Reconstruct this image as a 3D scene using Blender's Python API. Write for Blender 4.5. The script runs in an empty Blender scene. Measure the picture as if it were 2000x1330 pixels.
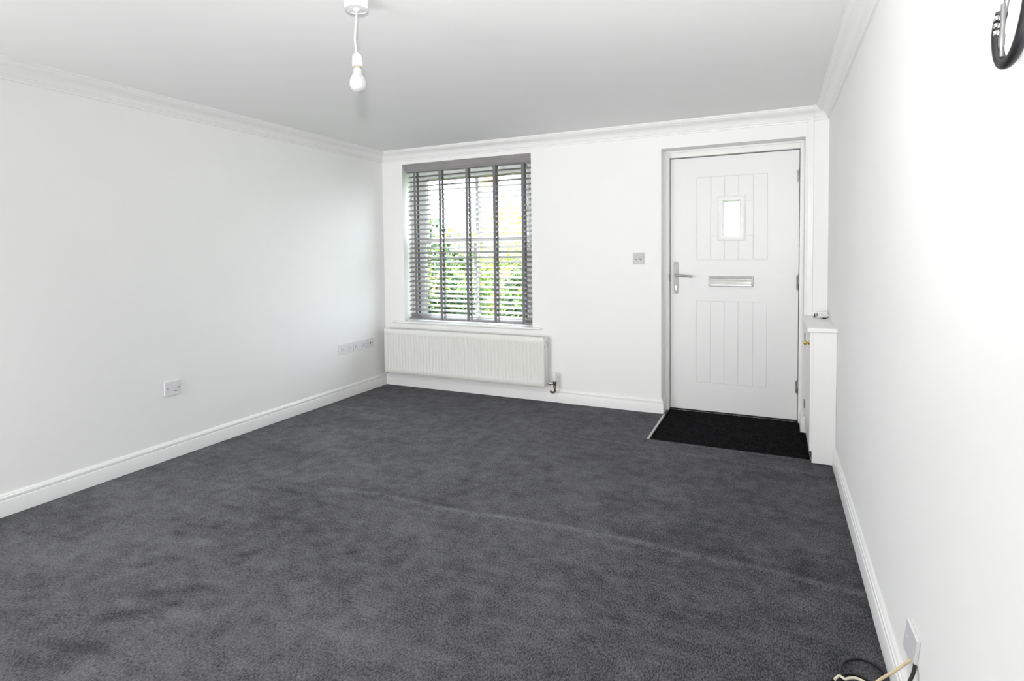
import bpy, bmesh, math, random
from mathutils import Vector, Matrix, noise
random.seed(7)
SC = bpy.context.scene
COL = SC.collection
PI = math.pi

# ---------------------------------------------------------------- camera
FWD = Vector((-0.42208401, 0.90564766, -0.04058814))
RGT = Vector((0.90653077, 0.42198743, -0.01133866))
UPV = Vector((-0.00685885, 0.04158026, 0.99911162))
cd = bpy.data.cameras.new('camera')
cam = bpy.data.objects.new('camera', cd)
COL.objects.link(cam)
cam.matrix_world = Matrix(((RGT.x, UPV.x, -FWD.x, 0), (RGT.y, UPV.y, -FWD.y, 0), (RGT.z, UPV.z, -FWD.z, 1.25), (0, 0, 0, 1)))
cd.sensor_fit = 'HORIZONTAL'
cd.sensor_width = 36
cd.lens = 1099.1 / 2000 * 36
cd.shift_y = (537.96 - 665) / 2000
cd.clip_start = 0.05
cd.clip_end = 300
SC.camera = cam

# ---------------------------------------------------------------- world, lights, exposure
vs = SC.view_settings
vs.view_transform = 'Standard'
vs.look = 'None'
vs.gamma = 1
vs.use_curve_mapping = False
vs.exposure = 0.0
W = bpy.data.worlds.new('overcast_sky')
SC.world = W
W.use_nodes = True
wn, wl = W.node_tree.nodes, W.node_tree.links
bg = wn['Background']
tc = wn.new('ShaderNodeTexCoord')
ns = wn.new('ShaderNodeTexNoise')
ns.inputs['Scale'].default_value = 2.2
ns.inputs['Detail'].default_value = 5
rp = wn.new('ShaderNodeValToRGB')
rp.color_ramp.elements[0].color = (0.80, 0.90, 1.0, 1)
rp.color_ramp.elements[1].color = (1, 1, 1, 1)
wl.new(tc.outputs['Generated'], ns.inputs['Vector'])
wl.new(ns.outputs['Fac'], rp.inputs['Fac'])
wl.new(rp.outputs['Color'], bg.inputs['Color'])
bg.inputs['Strength'].default_value = 12.0


def area(name, loc, target, sx, sy, power, color=(1, 1, 1)):
    d = bpy.data.lights.new(name, 'AREA')
    d.shape = 'RECTANGLE'
    d.size, d.size_y, d.energy, d.color = sx, sy, power, color
    o = bpy.data.objects.new(name, d)
    COL.objects.link(o)
    o.location = loc
    o.rotation_euler = (Vector(target) - Vector(loc)).to_track_quat('-Z', 'Y').to_euler()
    return o


# added unseen fill lamp in front of the solid rear wall
area('rear_fill', (-2.72, -1.40, 1.15), (0.0, 4, 1.7), 1.15, 1.9, 88, (1.0, 1.0, 1.0))
# flash head tilted towards the far end of the room
pd = bpy.data.lights.new('forward_flash', 'SPOT')
pd.energy = 258
pd.spot_size = math.radians(105)
pd.spot_blend = 1.0
pd.shadow_soft_size = 0.035
po = bpy.data.objects.new('forward_flash', pd)
COL.objects.link(po)
po.location = (0.02, -0.09, 1.465)
po.rotation_euler = (Vector((-1.2, 3.7, 2.9)) - Vector(po.location)).to_track_quat('-Z', 'Y').to_euler()
area('low_fill', (-2.3, -1.10, 0.55), (-0.4, 3.4, 2.6), 1.6, 0.8, 15.0, (1.0, 0.99, 0.98))  # added unseen fill lamp, lifts the ceiling and far end
# direct flash tube on the camera
fd = bpy.data.lights.new('camera_flash', 'POINT')
fd.energy = 3
fd.shadow_soft_size = 0.035
fo = bpy.data.objects.new('camera_flash', fd)
COL.objects.link(fo)
fo.location = (0.02, -0.09, 1.465)
# daylight from the street side reaching window and shrubs
sd = bpy.data.lights.new('hazy_sun', 'SUN')
sd.energy = 1.5
sd.angle = math.radians(12)
sd.color = (1, 0.96, 0.88)
so = bpy.data.objects.new('hazy_sun', sd)
COL.objects.link(so)
so.location = (-6, -5, 9)
so.rotation_euler = Vector((0.35, 0.75, -1.0)).to_track_quat('-Z', 'Y').to_euler()

# ---------------------------------------------------------------- dimensions (metres)
D, LW, RW, H = 4.3714, -3.3869, 0.3291, 2.2077
REAR = -1.5
ZC = 2.116
OX0, OX1, OZ0, OZ1 = -3.160, -1.852, 0.612, 2.082      # window opening
RX0, RX1, RZ1 = -0.781, 0.190, 2.020                   # door reveal
WT = 0.30
DY = 4.55                                              # face of the door leaf
FY = 4.515                                             # face of the door frame


# ---------------------------------------------------------------- materials
def mat(name, color, rough=0.5, metal=0.0, bump=0.0, bscale=80, vary=0.0, vscale=6, spec=None, coat=0.0, trans=0.0, stretch=None, subsurf=0.0):
    m = bpy.data.materials.new(name)
    m.use_nodes = True
    n, l = m.node_tree.nodes, m.node_tree.links
    b = n['Principled BSDF']
    b.inputs['Base Color'].default_value = (*color, 1)
    b.inputs['Roughness'].default_value = rough
    b.inputs['Metallic'].default_value = metal
    if spec is not None:
        b.inputs['Specular IOR Level'].default_value = spec
    b.inputs['Coat Weight'].default_value = coat
    b.inputs['Transmission Weight'].default_value = trans
    t = n.new('ShaderNodeTexCoord')
    mp = n.new('ShaderNodeMapping')
    l.new(t.outputs['Object'], mp.inputs['Vector'])
    if stretch:
        mp.inputs['Scale'].default_value = stretch
    if bump:
        x = n.new('ShaderNodeTexNoise')
        x.inputs['Scale'].default_value = bscale
        x.inputs['Detail'].default_value = 4
        l.new(mp.outputs['Vector'], x.inputs['Vector'])
        bp = n.new('ShaderNodeBump')
        bp.inputs['Strength'].default_value = bump
        bp.inputs['Distance'].default_value = 0.003
        l.new(x.outputs['Fac'], bp.inputs['Height'])
        l.new(bp.outputs['Normal'], b.inputs['Normal'])
    if vary:
        x = n.new('ShaderNodeTexNoise')
        x.inputs['Scale'].default_value = vscale
        x.inputs['Detail'].default_value = 5
        l.new(mp.outputs['Vector'], x.inputs['Vector'])
        r = n.new('ShaderNodeValToRGB')
        r.color_ramp.elements[0].position = 0.3
        r.color_ramp.elements[1].position = 0.7
        r.color_ramp.elements[0].color = (*[c * (1 - vary) for c in color], 1)
        r.color_ramp.elements[1].color = (*[min(1, c * (1 + vary)) for c in color], 1)
        l.new(x.outputs['Fac'], r.inputs['Fac'])
        l.new(r.outputs['Color'], b.inputs['Base Color'])
    return m


M = {}
M['wall'] = mat('white_wall_paint', (0.90, 0.90, 0.89), 0.75, bump=0.06, bscale=45, vary=0.008, vscale=3)
M['ceiling'] = mat('white_ceiling_paint', (0.90, 0.90, 0.895), 0.85, bump=0.05, bscale=30, vary=0.008, vscale=2)
M['gloss'] = mat('white_gloss_woodwork', (0.87, 0.87, 0.865), 0.35, bump=0.03, bscale=60)
M['upvc'] = mat('white_door_skin', (0.84, 0.84, 0.84), 0.42, bump=0.20, bscale=22, stretch=(1, 1, 6))
M['upvc_h'] = mat('white_door_skin_cross_grain', (0.84, 0.84, 0.84), 0.42, bump=0.20, bscale=22, stretch=(1, 1, 9))
M['frame'] = mat('white_window_plastic', (0.86, 0.87, 0.87), 0.3, bump=0.01)
M['cream'] = mat('warm_white_radiator_enamel', (0.80, 0.80, 0.765), 0.35, bump=0.02)
M['aged'] = mat('aged_door_frame_paint', (0.87, 0.865, 0.84), 0.4, bump=0.05, bscale=30, vary=0.03, vscale=4)
M['slat'] = mat('grey_painted_slat', (0.285, 0.275, 0.275), 0.34, bump=0.08, bscale=60, vary=0.10, vscale=30, stretch=(0.15, 2, 2), spec=0.35)
M['tape'] = mat('grey_woven_tape', (0.20, 0.195, 0.205), 0.85, bump=0.4, bscale=500, vary=0.1, vscale=300)
M['plastic'] = mat('white_switch_plastic', (0.80, 0.79, 0.81), 0.3, bump=0.01)
M['chrome'] = mat('brushed_chrome', (0.33, 0.33, 0.325), 0.36, 0.30, bump=0.05, bscale=200)
M['bright'] = mat('polished_chrome', (0.80, 0.80, 0.79), 0.08, 1.0, bump=0.01)
M['brass'] = mat('polished_brass', (0.72, 0.50, 0.16), 0.2, 1.0, bump=0.02)
M['dbrass'] = mat('tarnished_brass_valve', (0.20, 0.16, 0.11), 0.4, 0.9, bump=0.1)
M['steel'] = mat('dull_grey_steel', (0.22, 0.22, 0.22), 0.4, 0.8, bump=0.05)
M['black'] = mat('black_rubber', (0.006, 0.006, 0.007), 0.45, bump=0.05)
M['dark'] = mat('dark_recess', (0.02, 0.02, 0.02), 0.9, bump=0.02)
M['seal'] = mat('black_door_seal', (0.008, 0.008, 0.008), 0.7, bump=0.02)
M['alu'] = mat('aluminium_edging', (0.55, 0.55, 0.52), 0.42, 0.8, bump=0.1)
M['kick'] = mat('bare_grey_kickboard', (0.10, 0.10, 0.097), 0.8, bump=0.2, bscale=50, vary=0.25, vscale=25)
M['beige'] = mat('beige_cable_sheath', (0.66, 0.54, 0.34), 0.5, bump=0.05, vary=0.12, vscale=30)
M['creamc'] = mat('cream_cable_sheath', (0.72, 0.69, 0.55), 0.45, bump=0.03)
M['bulb'] = mat('opal_bulb_glass', (0.50, 0.50, 0.51), 0.3, bump=0.005)
M['bulbcap'] = mat('bulb_cap_metal', (0.74, 0.68, 0.50), 0.3, 0.9, bump=0.02)
M['purple'] = mat('dark_purple_key_fob', (0.022, 0.006, 0.024), 0.4, bump=0.05)
M['cord'] = mat('grey_pull_cord', (0.42, 0.42, 0.43), 0.8, bump=0.1)
M['tassel'] = mat('grey_cord_tassel', (0.30, 0.30, 0.30), 0.5, bump=0.05)
M['brick'] = mat('red_brick', (0.40, 0.16, 0.10), 0.8, bump=0.2, vary=0.2, vscale=15)
M['render'] = mat('pale_render', (0.70, 0.67, 0.58), 0.85, bump=0.1, vary=0.05)
M['roof'] = mat('grey_roof_tile', (0.20, 0.21, 0.23), 0.8, bump=0.2, vary=0.2, vscale=4)
M['grass'] = mat('garden_grass', (0.10, 0.20, 0.04), 0.9, bump=0.5, bscale=60, vary=0.4, vscale=8)
M['paving'] = mat('garden_paving', (0.45, 0.43, 0.39), 0.85, bump=0.2, bscale=30, vary=0.1)
M['bark'] = mat('brown_bark', (0.09, 0.06, 0.035), 0.9, bump=0.5, bscale=40, vary=0.3)
M['paintpole'] = mat('pale_green_lamp_post', (0.42, 0.50, 0.40), 0.5, bump=0.05)
M['leaf_mid'] = mat('mid_green_leaf', (0.15, 0.25, 0.075), 0.5, vary=0.5, vscale=9)
M['leaf_dark'] = mat('dark_green_leaf', (0.030, 0.075, 0.042), 0.5, vary=0.4, vscale=9)
M['leaf_lime'] = mat('lime_green_leaf', (0.36, 0.45, 0.11), 0.5, vary=0.35, vscale=9)
M['leaf_gold'] = mat('golden_hedge_leaf', (0.55, 0.50, 0.19), 0.55, vary=0.3, vscale=6)

g = bpy.data.materials.new('clear_window_glass')
g.use_nodes = True
gn, gl = g.node_tree.nodes, g.node_tree.links
gn.clear()
out = gn.new('ShaderNodeOutputMaterial')
mx = gn.new('ShaderNodeMixShader')
fr = gn.new('ShaderNodeFresnel')
fr.inputs['IOR'].default_value = 1.45
tr = gn.new('ShaderNodeBsdfTransparent')
tr.inputs['Color'].default_value = (0.97, 0.985, 0.98, 1)
gs = gn.new('ShaderNodeBsdfGlossy')
gs.inputs['Roughness'].default_value = 0.02
gg = gn.new('ShaderNodeNewGeometry')
gm = gn.new('ShaderNodeMath')
gm.operation = 'SUBTRACT'
gm.inputs[0].default_value = 1.0
gl.new(gg.outputs['Backfacing'], gm.inputs[1])
gm2 = gn.new('ShaderNodeMath')
gm2.operation = 'MULTIPLY'
gl.new(fr.outputs[0], gm2.inputs[0])
gl.new(gm.outputs[0], gm2.inputs[1])
gl.new(gm2.outputs[0], mx.inputs[0])
gl.new(tr.outputs[0], mx.inputs[1])
gl.new(gs.outputs[0], mx.inputs[2])
gl.new(mx.outputs[0], out.inputs[0])
M['glass'] = g
o_ = bpy.data.materials.new('obscure_door_glass')
o_.use_nodes = True
on, ol = o_.node_tree.nodes, o_.node_tree.links
ob = on['Principled BSDF']
ob.inputs['Base Color'].default_value = (1, 0.985, 0.96, 1)
ob.inputs['Roughness'].default_value = 0.45
ob.inputs['Transmission Weight'].default_value = 1.0
ot = on.new('ShaderNodeTexCoord')
ox = on.new('ShaderNodeTexVoronoi')
ox.inputs['Scale'].default_value = 110
obp = on.new('ShaderNodeBump')
obp.inputs['Strength'].default_value = 0.25
obp.inputs['Distance'].default_value = 0.002
ol.new(ot.outputs['Object'], ox.inputs['Vector'])
ol.new(ox.outputs['Distance'], obp.inputs['Height'])
ol.new(obp.outputs['Normal'], ob.inputs['Normal'])
M['obscure'] = o_


def carpet_mat(name, lo, hi, scale, attr, stretch=(1, 0.6, 1), bump=0.7, sheen=0.1):
    m = bpy.data.materials.new(name)
    m.use_nodes = True
    n, l = m.node_tree.nodes, m.node_tree.links
    b = n['Principled BSDF']
    b.inputs['Roughness'].default_value = 0.95
    b.inputs['Specular IOR Level'].default_value = 0.02 if not attr else 0.12
    b.inputs['Sheen Weight'].default_value = sheen
    b.inputs['Sheen Roughness'].default_value = 0.5
    t = n.new('ShaderNodeTexCoord')
    mp = n.new('ShaderNodeMapping')
    mp.inputs['Scale'].default_value = stretch
    l.new(t.outputs['Object'], mp.inputs['Vector'])
    x = n.new('ShaderNodeTexNoise')
    x.inputs['Scale'].default_value = scale
    x.inputs['Detail'].default_value = 5
    x.inputs['Roughness'].default_value = 0.78
    l.new(mp.outputs['Vector'], x.inputs['Vector'])
    y = n.new('ShaderNodeTexNoise')
    y.inputs['Scale'].default_value = scale * 0.12
    y.inputs['Detail'].default_value = 4
    l.new(mp.outputs['Vector'], y.inputs['Vector'])
    r = n.new('ShaderNodeMapRange')
    r.inputs['From Min'].default_value = 0.38
    r.inputs['From Max'].default_value = 0.62
    l.new(x.outputs['Fac'], r.inputs['Value'])
    a1 = n.new('ShaderNodeMath')
    a1.operation = 'MULTIPLY_ADD'
    a1.inputs[1].default_value = 0.95
    l.new(r.outputs['Result'], a1.inputs[0])
    a2 = n.new('ShaderNodeMath')
    a2.operation = 'MULTIPLY_ADD'
    a2.inputs[1].default_value = 0.45
    a2.inputs[2].default_value = -0.60
    l.new(y.outputs['Fac'], a2.inputs[0])
    a3 = n.new('ShaderNodeMath')
    a3.operation = 'ADD'
    l.new(a2.outputs[0], a3.inputs[0])
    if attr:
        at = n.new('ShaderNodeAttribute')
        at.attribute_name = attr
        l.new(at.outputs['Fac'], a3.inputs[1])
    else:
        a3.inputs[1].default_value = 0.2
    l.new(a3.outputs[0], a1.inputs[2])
    rp = n.new('ShaderNodeValToRGB')
    e = rp.color_ramp.elements
    e[0].position, e[0].color = 0.0, (*lo, 1)
    e[1].position, e[1].color = 1.0, (*hi, 1)
    l.new(a1.outputs[0], rp.inputs['Fac'])
    l.new(rp.outputs['Color'], b.inputs['Base Color'])
    bp = n.new('ShaderNodeBump')
    bp.inputs['Strength'].default_value = bump
    bp.inputs['Distance'].default_value = 0.004
    l.new(x.outputs['Fac'], bp.inputs['Height'])
    l.new(bp.outputs['Normal'], b.inputs['Normal'])
    return m


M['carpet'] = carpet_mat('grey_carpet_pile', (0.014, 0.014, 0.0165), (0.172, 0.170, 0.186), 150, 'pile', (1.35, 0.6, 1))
M['mat'] = carpet_mat('black_coir_pile', (0.0008, 0.0008, 0.0011), (0.040, 0.040, 0.043), 170, None, (1, 1, 1), 1.0, 0.0)


# ---------------------------------------------------------------- helpers
def tag(o, label=None, cat=None, group=None, kind=None):
    if label: o['label'] = label
    if cat: o['category'] = cat
    if group: o['group'] = group
    if kind: o['kind'] = kind
    return o


def thing(name, label, cat, loc=(0, 0, 0), group=None):
    o = bpy.data.objects.new(name, None)
    o.empty_display_size = 0.05
    COL.objects.link(o)
    o.location = loc
    return tag(o, label, cat, group)


def obj(name, bm, m, parent=None, smooth=False, bevel=0.0, segs=2):
    """bm is in world coordinates; parents sit unrotated at their location"""
    me = bpy.data.meshes.new(name)
    bmesh.ops.recalc_face_normals(bm, faces=bm.faces)
    bm.to_mesh(me)
    bm.free()
    o = bpy.data.objects.new(name, me)
    COL.objects.link(o)
    me.materials.append(M[m] if isinstance(m, str) else m)
    if parent:
        o.parent = parent
        w = Vector(parent.location)
        if parent.parent:
            w = w + Vector(parent.parent.location)
        me.transform(Matrix.Translation(-w))
    else:
        # put the origin at the base of the piece
        c = [v.co for v in me.vertices]
        b = Vector((sum(v.x for v in c) / len(c), sum(v.y for v in c) / len(c), min(v.z for v in c)))
        me.transform(Matrix.Translation(-b))
        o.location = b
    if smooth:
        for p in me.polygons:
            p.use_smooth = True
        try:
            me.set_sharp_from_angle(angle=math.radians(40))
        except Exception:
            pass
    if bevel:
        bv = o.modifiers.new('bevel', 'BEVEL')
        bv.width = bevel
        bv.segments = segs
        bv.limit_method = 'ANGLE'
    return o


def BM():
    return bmesh.new()


def box(bm, x0, x1, y0, y1, z0, z1):
    v = [bm.verts.new((x, y, z)) for x in (x0, x1) for y in (y0, y1) for z in (z0, z1)]
    for f in ((0, 1, 3, 2), (4, 6, 7, 5), (0, 4, 5, 1), (2, 3, 7, 6), (0, 2, 6, 4), (1, 5, 7, 3)):
        bm.faces.new([v[i] for i in f])
    return v


def bx(*a):
    bm = BM()
    box(bm, *a)
    return bm


def frameof(d):
    d = Vector(d).normalized()
    u = d.orthogonal().normalized()
    return d, u, d.cross(u)


def tube(bm, pts, r, n=8, cap=True):
    pts = [Vector(p) for p in pts]
    rr = r if isinstance(r, (list, tuple)) else [r] * len(pts)
    rings = []
    u = None
    for i, p in enumerate(pts):
        a = pts[max(i - 1, 0)]
        b = pts[min(i + 1, len(pts) - 1)]
        d = (b - a).normalized()
        if u is None:
            u = d.orthogonal().normalized()
        else:
            u = (u - d * u.dot(d))
            u = u.normalized() if u.length > 1e-6 else d.orthogonal().normalized()
        w = d.cross(u)
        rings.append([bm.verts.new(p + (u * math.cos(2 * PI * k / n) + w * math.sin(2 * PI * k / n)) * rr[i]) for k in range(n)])
    for a, b in zip(rings, rings[1:]):
        for k in range(n):
            bm.faces.new((a[k], a[(k + 1) % n], b[(k + 1) % n], b[k]))
    if cap:
        bm.faces.new(rings[0][::-1])
        bm.faces.new(rings[-1])
    return bm


def spline(pts, n=8):
    P = [Vector(p) for p in pts]
    P = [P[0] * 2 - P[1]] + P + [P[-1] * 2 - P[-2]]
    out = []
    for i in range(1, len(P) - 2):
        a, b, c, d = P[i - 1:i + 3]
        for k in range(n):
            t = k / n
            out.append(0.5 * ((2 * b) + (c - a) * t + (2 * a - 5 * b + 4 * c - d) * t * t + (3 * b - a - 3 * c + d) * t ** 3))
    out.append(P[-2])
    return out


def lathe(bm, c, prof, axis=(0, 0, 1), n=24):
    """prof: list of (radius, offset along axis)"""
    d, u, w = frameof(axis)
    c = Vector(c)
    rings = []
    for r, h in prof:
        if r < 1e-6:
            rings.append([bm.verts.new(c + d * h)])
        else:
            rings.append([bm.verts.new(c + d * h + (u * math.cos(2 * PI * k / n) + w * math.sin(2 * PI * k / n)) * r) for k in range(n)])
    for a, b in zip(rings, rings[1:]):
        for k in range(n):
            k2 = (k + 1) % n
            if len(a) == 1 and len(b) > 1:
                bm.faces.new((a[0], b[k2], b[k]))
            elif len(b) == 1 and len(a) > 1:
                bm.faces.new((a[k], a[k2], b[0]))
            elif len(a) > 1:
                bm.faces.new((a[k], a[k2], b[k2], b[k]))
    if len(rings[0]) > 1: bm.faces.new(rings[0][::-1])
    if len(rings[-1]) > 1: bm.faces.new(rings[-1])
    return bm


def prism(bm, poly, fn, t0, t1):
    """extrude a 2-D polygon; fn(a, b, t) -> point"""
    A = [bm.verts.new(fn(a, b, t0)) for a, b in poly]
    B = [bm.verts.new(fn(a, b, t1)) for a, b in poly]
    n = len(poly)
    for i in range(n):
        bm.faces.new((A[i], A[(i + 1) % n], B[(i + 1) % n], B[i]))
    bm.faces.new(A[::-1])
    bm.faces.new(B)
    return bm


def run(bm, A, B, nrm, prof, z0, up, mA=0, mB=0):
    """moulding along wall foot line A->B; prof (p, h) p off the wall, h from z0 along up; mitre factors"""
    A, B, nrm = Vector(A), Vector(B), Vector(nrm)
    d = (B - A).normalized()
    P, Q = [], []
    for p, h in prof:
        P.append(bm.verts.new((A + nrm * p + d * (p * mA)).to_tuple()[:2] + (z0 + up * h,)))
        Q.append(bm.verts.new((B + nrm * p - d * (p * mB)).to_tuple()[:2] + (z0 + up * h,)))
    n = len(prof)
    for i in range(n):
        bm.faces.new((P[i], P[(i + 1) % n], Q[(i + 1) % n], Q[i]))
    bm.faces.new(P[::-1])
    bm.faces.new(Q)
    return bm


def rrect(x0, x1, z0, z1, r, n=5):
    pts = []
    for cx, cz, a0 in ((x1 - r, z1 - r, 0), (x0 + r, z1 - r, 90), (x0 + r, z0 + r, 180), (x1 - r, z0 + r, 270)):
        for k in range(n + 1):
            a = math.radians(a0 + 90 * k / n)
            pts.append((cx + r * math.cos(a), cz + r * math.sin(a)))
    return pts


def struct(name, bm, m, parent=None, **k):
    o = obj(name, bm, m, parent, **k)
    if parent is None:
        o['kind'] = 'structure'
    return o


# ---------------------------------------------------------------- room shell
def wall_grid(x_br, z_br, holes, fn, t):
    bm = BM()
    for x0, x1 in zip(x_br, x_br[1:]):
        for z0, z1 in zip(z_br, z_br[1:]):
            cx, cz = (x0 + x1) / 2, (z0 + z1) / 2
            if any(h[0] < cx < h[1] and h[2] < cz < h[3] for h in holes):
                continue
            fn(bm, x0, x1, z0, z1)
    bmesh.ops.remove_doubles(bm, verts=bm.verts, dist=1e-5)
    # drop internal faces shared by two boxes
    seen = {}
    for f in bm.faces:
        seen.setdefault(frozenset(f.verts), []).append(f)
    bmesh.ops.delete(bm, geom=[f for fs in seen.values() if len(fs) > 1 for f in fs], context='FACES')
    return bm


bm = wall_grid([LW - 0.15, OX0, OX1, RX0, RX1, RW + 0.15], [-0.15, OZ0, RZ1, OZ1, H + 0.1],
               [(OX0, OX1, OZ0, OZ1), (RX0, RX1, -0.05, RZ1)],
               lambda b, x0, x1, z0, z1: box(b, x0, x1, D, D + WT, z0, z1), WT)
# cut the door reveal down to floor level (plinth strip under it stays)
struct('wall_back', bm, 'wall')
struct('wall_left', bx(LW - 0.15, LW, REAR - 0.15, D, -0.15, H + 0.1), 'wall')
struct('wall_right', bx(RW, RW + 0.15, REAR - 0.15, D, -0.15, H + 0.1), 'wall')
bm = wall_grid([LW, -3.1, 0.0, RW], [-0.15, 0.2, 2.1, H + 0.1], [],
               lambda b, x0, x1, z0, z1: box(b, x0, x1, REAR - 0.15, REAR, z0, z1), 0.15)
struct('wall_rear', bm, 'wall')
struct('ceiling', bx(LW, RW, REAR, D, H, H + 0.1), 'ceiling')
# shallow boxed-in pier in the corner right of the door, with a cover strip on its left
bm = BM()
box(bm, 0.241, RW, D - .022, D, 0.796, H)
struct('wall_pier', bm, 'wall')
struct('trim_7', bx(0.203, 0.241, D - .012, D, 0.796, ZC + .012), 'gloss', bevel=.003)

CORN = [(0, 0), (0.081, 0), (0.081, 0.009), (0.075, 0.011), (0.073, 0.019), (0.067, 0.025), (0.060, 0.027), (0.058, 0.031),
        (0.050, 0.033), (0.040, 0.038), (0.031, 0.046), (0.024, 0.056), (0.020, 0.068), (0.016, 0.070), (0.016, 0.077),
        (0.011, 0.081), (0.010, 0.091), (0, 0.0917)]
n_ = (0, -1, 0)
bm = BM()
run(bm, (LW, D, 0), (0.242, D, 0), n_, CORN, H, -1, 1, 0)
struct('trim_1', bm, 'gloss', smooth=True)
bm = BM()
run(bm, (LW, REAR, 0), (LW, D, 0), (1, 0, 0), CORN, H, -1, 0, 1)
struct('trim_2', bm, 'gloss', smooth=True)
bm = BM()
run(bm, (0.241, D - .022, 0), (RW, D - .022, 0), n_, CORN, H, -1, 0, 1)
struct('trim_3', bm, 'gloss', smooth=True)
bm = BM()
run(bm, (RW, REAR, 0), (RW, D - .022, 0), (-1, 0, 0), CORN, H, -1, 0, 1)
struct('trim_4', bm, 'gloss', smooth=True)

BASE = [(0, -0.006), (0.018, -0.006), (0.018, 0.070), (0.0165, 0.0745), (0.0115, 0.0768), (0.0115, 0.0785), (0.0145, 0.081), (0.0145, 0.092),
        (0.0105, 0.095), (0.0095, 0.1005), (0.004, 0.106), (0, 0.106)]
bm = BM()
run(bm, (LW, D, 0), (RX0 + 0.001, D, 0), n_, BASE, 0, 1, 1, -1)
run(bm, (RX0, D, 0), (RX0, FY, 0), (1, 0, 0), BASE, 0, 1, -1, 0)
struct('baseboard_back', bm, 'gloss', smooth=True)
bm = BM()
run(bm, (LW, REAR, 0), (LW, D, 0), (1, 0, 0), BASE, 0, 1, 0, 1)
struct('baseboard_left', bm, 'gloss', smooth=True)
bm = BM()
run(bm, (RW, REAR, 0), (RW, 3.672, 0), (-1, 0, 0), BASE, 0, 1)
struct('baseboard_right', bm, 'gloss', smooth=True)
bm = BM()
run(bm, (0.190, 4.305, 0), (0.212, 4.305, 0), n_, BASE, 0, 1, -1, 0)
run(bm, (0.190, 4.305, 0), (0.190, FY, 0), (-1, 0, 0), BASE, 0, 1, -1, 0)
box(bm, 0.190, 0.212, 4.305, D, -0.004, 0.103)
struct('baseboard_reveal', bm, 'gloss', smooth=True)

# ---------------------------------------------------------------- carpeted floor with real ridges, pile marks and painted sheen
MX0, MX1, MY0 = -0.745, 0.203, 3.722


def seam(x):
    pts = [(-2.2, 2.24), (-1.86, 2.317), (-1.56, 2.303), (-1.36, 2.312), (-1.1, 2.349), (-0.79, 2.372), (-0.53, 2.371), (-0.3, 2.353), (0, 2.358), (0.2, 2.33)]
    for (a, b), (c, d) in zip(pts, pts[1:]):
        if a <= x <= c:
            return b + (d - b) * (x - a) / (c - a)
    return pts[0][1] if x < pts[0][0] else pts[-1][1]


DENT = [(-2.00, 1.00, .085, .045, .34, 10), (-2.05, 1.15, .075, .035, .34, 35), (-2.09, .90, .09, .03, .2, 0), (-1.98, .93, .05, .02, .2, 0), (-2.37, 1.355, .04, .02, .2, 20),
        (-2.30, 1.40, .04, .018, .26, 40), (-2.26, 1.465, .06, .02, .22, 20), (-2.445, 1.62, .03, .016, .2, 0), (-2.24, 1.71, .05, .016, .2, 0), (-2.38, 1.71, .08, .014, .3, 12),
        (-2.447, 1.90, .07, .015, .2, 0), (-1.986, 1.632, .06, .03, .3, 60), (-1.975, 1.56, .04, .025, .22, 50), (-2.34, 2.157, .10, .02, .2, -5), (-2.51, 2.105, .07, .015, .2, 0),
        (-1.854, 1.545, .045, .02, .22, 0), (-1.66, 1.59, .04, .025, .24, 20), (-1.61, 1.80, .05, .016, .2, 30), (-1.985, 1.356, .06, .03, .25, 40), (-1.95, 1.27, .03, .02, .22, 40),
        (-2.08, 1.28, .05, .03, .18, 30), (-1.415, 1.82, .06, .012, .18, 0), (-1.055, 1.334, .03, .02, .2, 0), (-.985, 1.73, .05, .012, .14, 0), (-2.146, 1.912, .05, .016, .2, 0),
        (-1.87, 2.26, .06, .02, .22, -8), (-1.5, 2.35, .1, .018, .18, 0), (-.25, 2.44, .25, .018, .12, -8),
        (-2.78, 3.45, .18, .03, -.22, 0), (-2.29, 1.83, .07, .04, -.15, 0), (-2.3, 1.6, .09, .035, -.14, 0), (-1.3, 1.38, .14, .08, -.12, 0), (-1.32, 1.52, .1, .05, -.12, 0),
        (-2.49, 2.30, .2, .08, -.08, 0), (-.47, 2.62, .12, .05, -.12, 0), (-1.875, 1.24, .06, .04, -.15, 0)]


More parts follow.
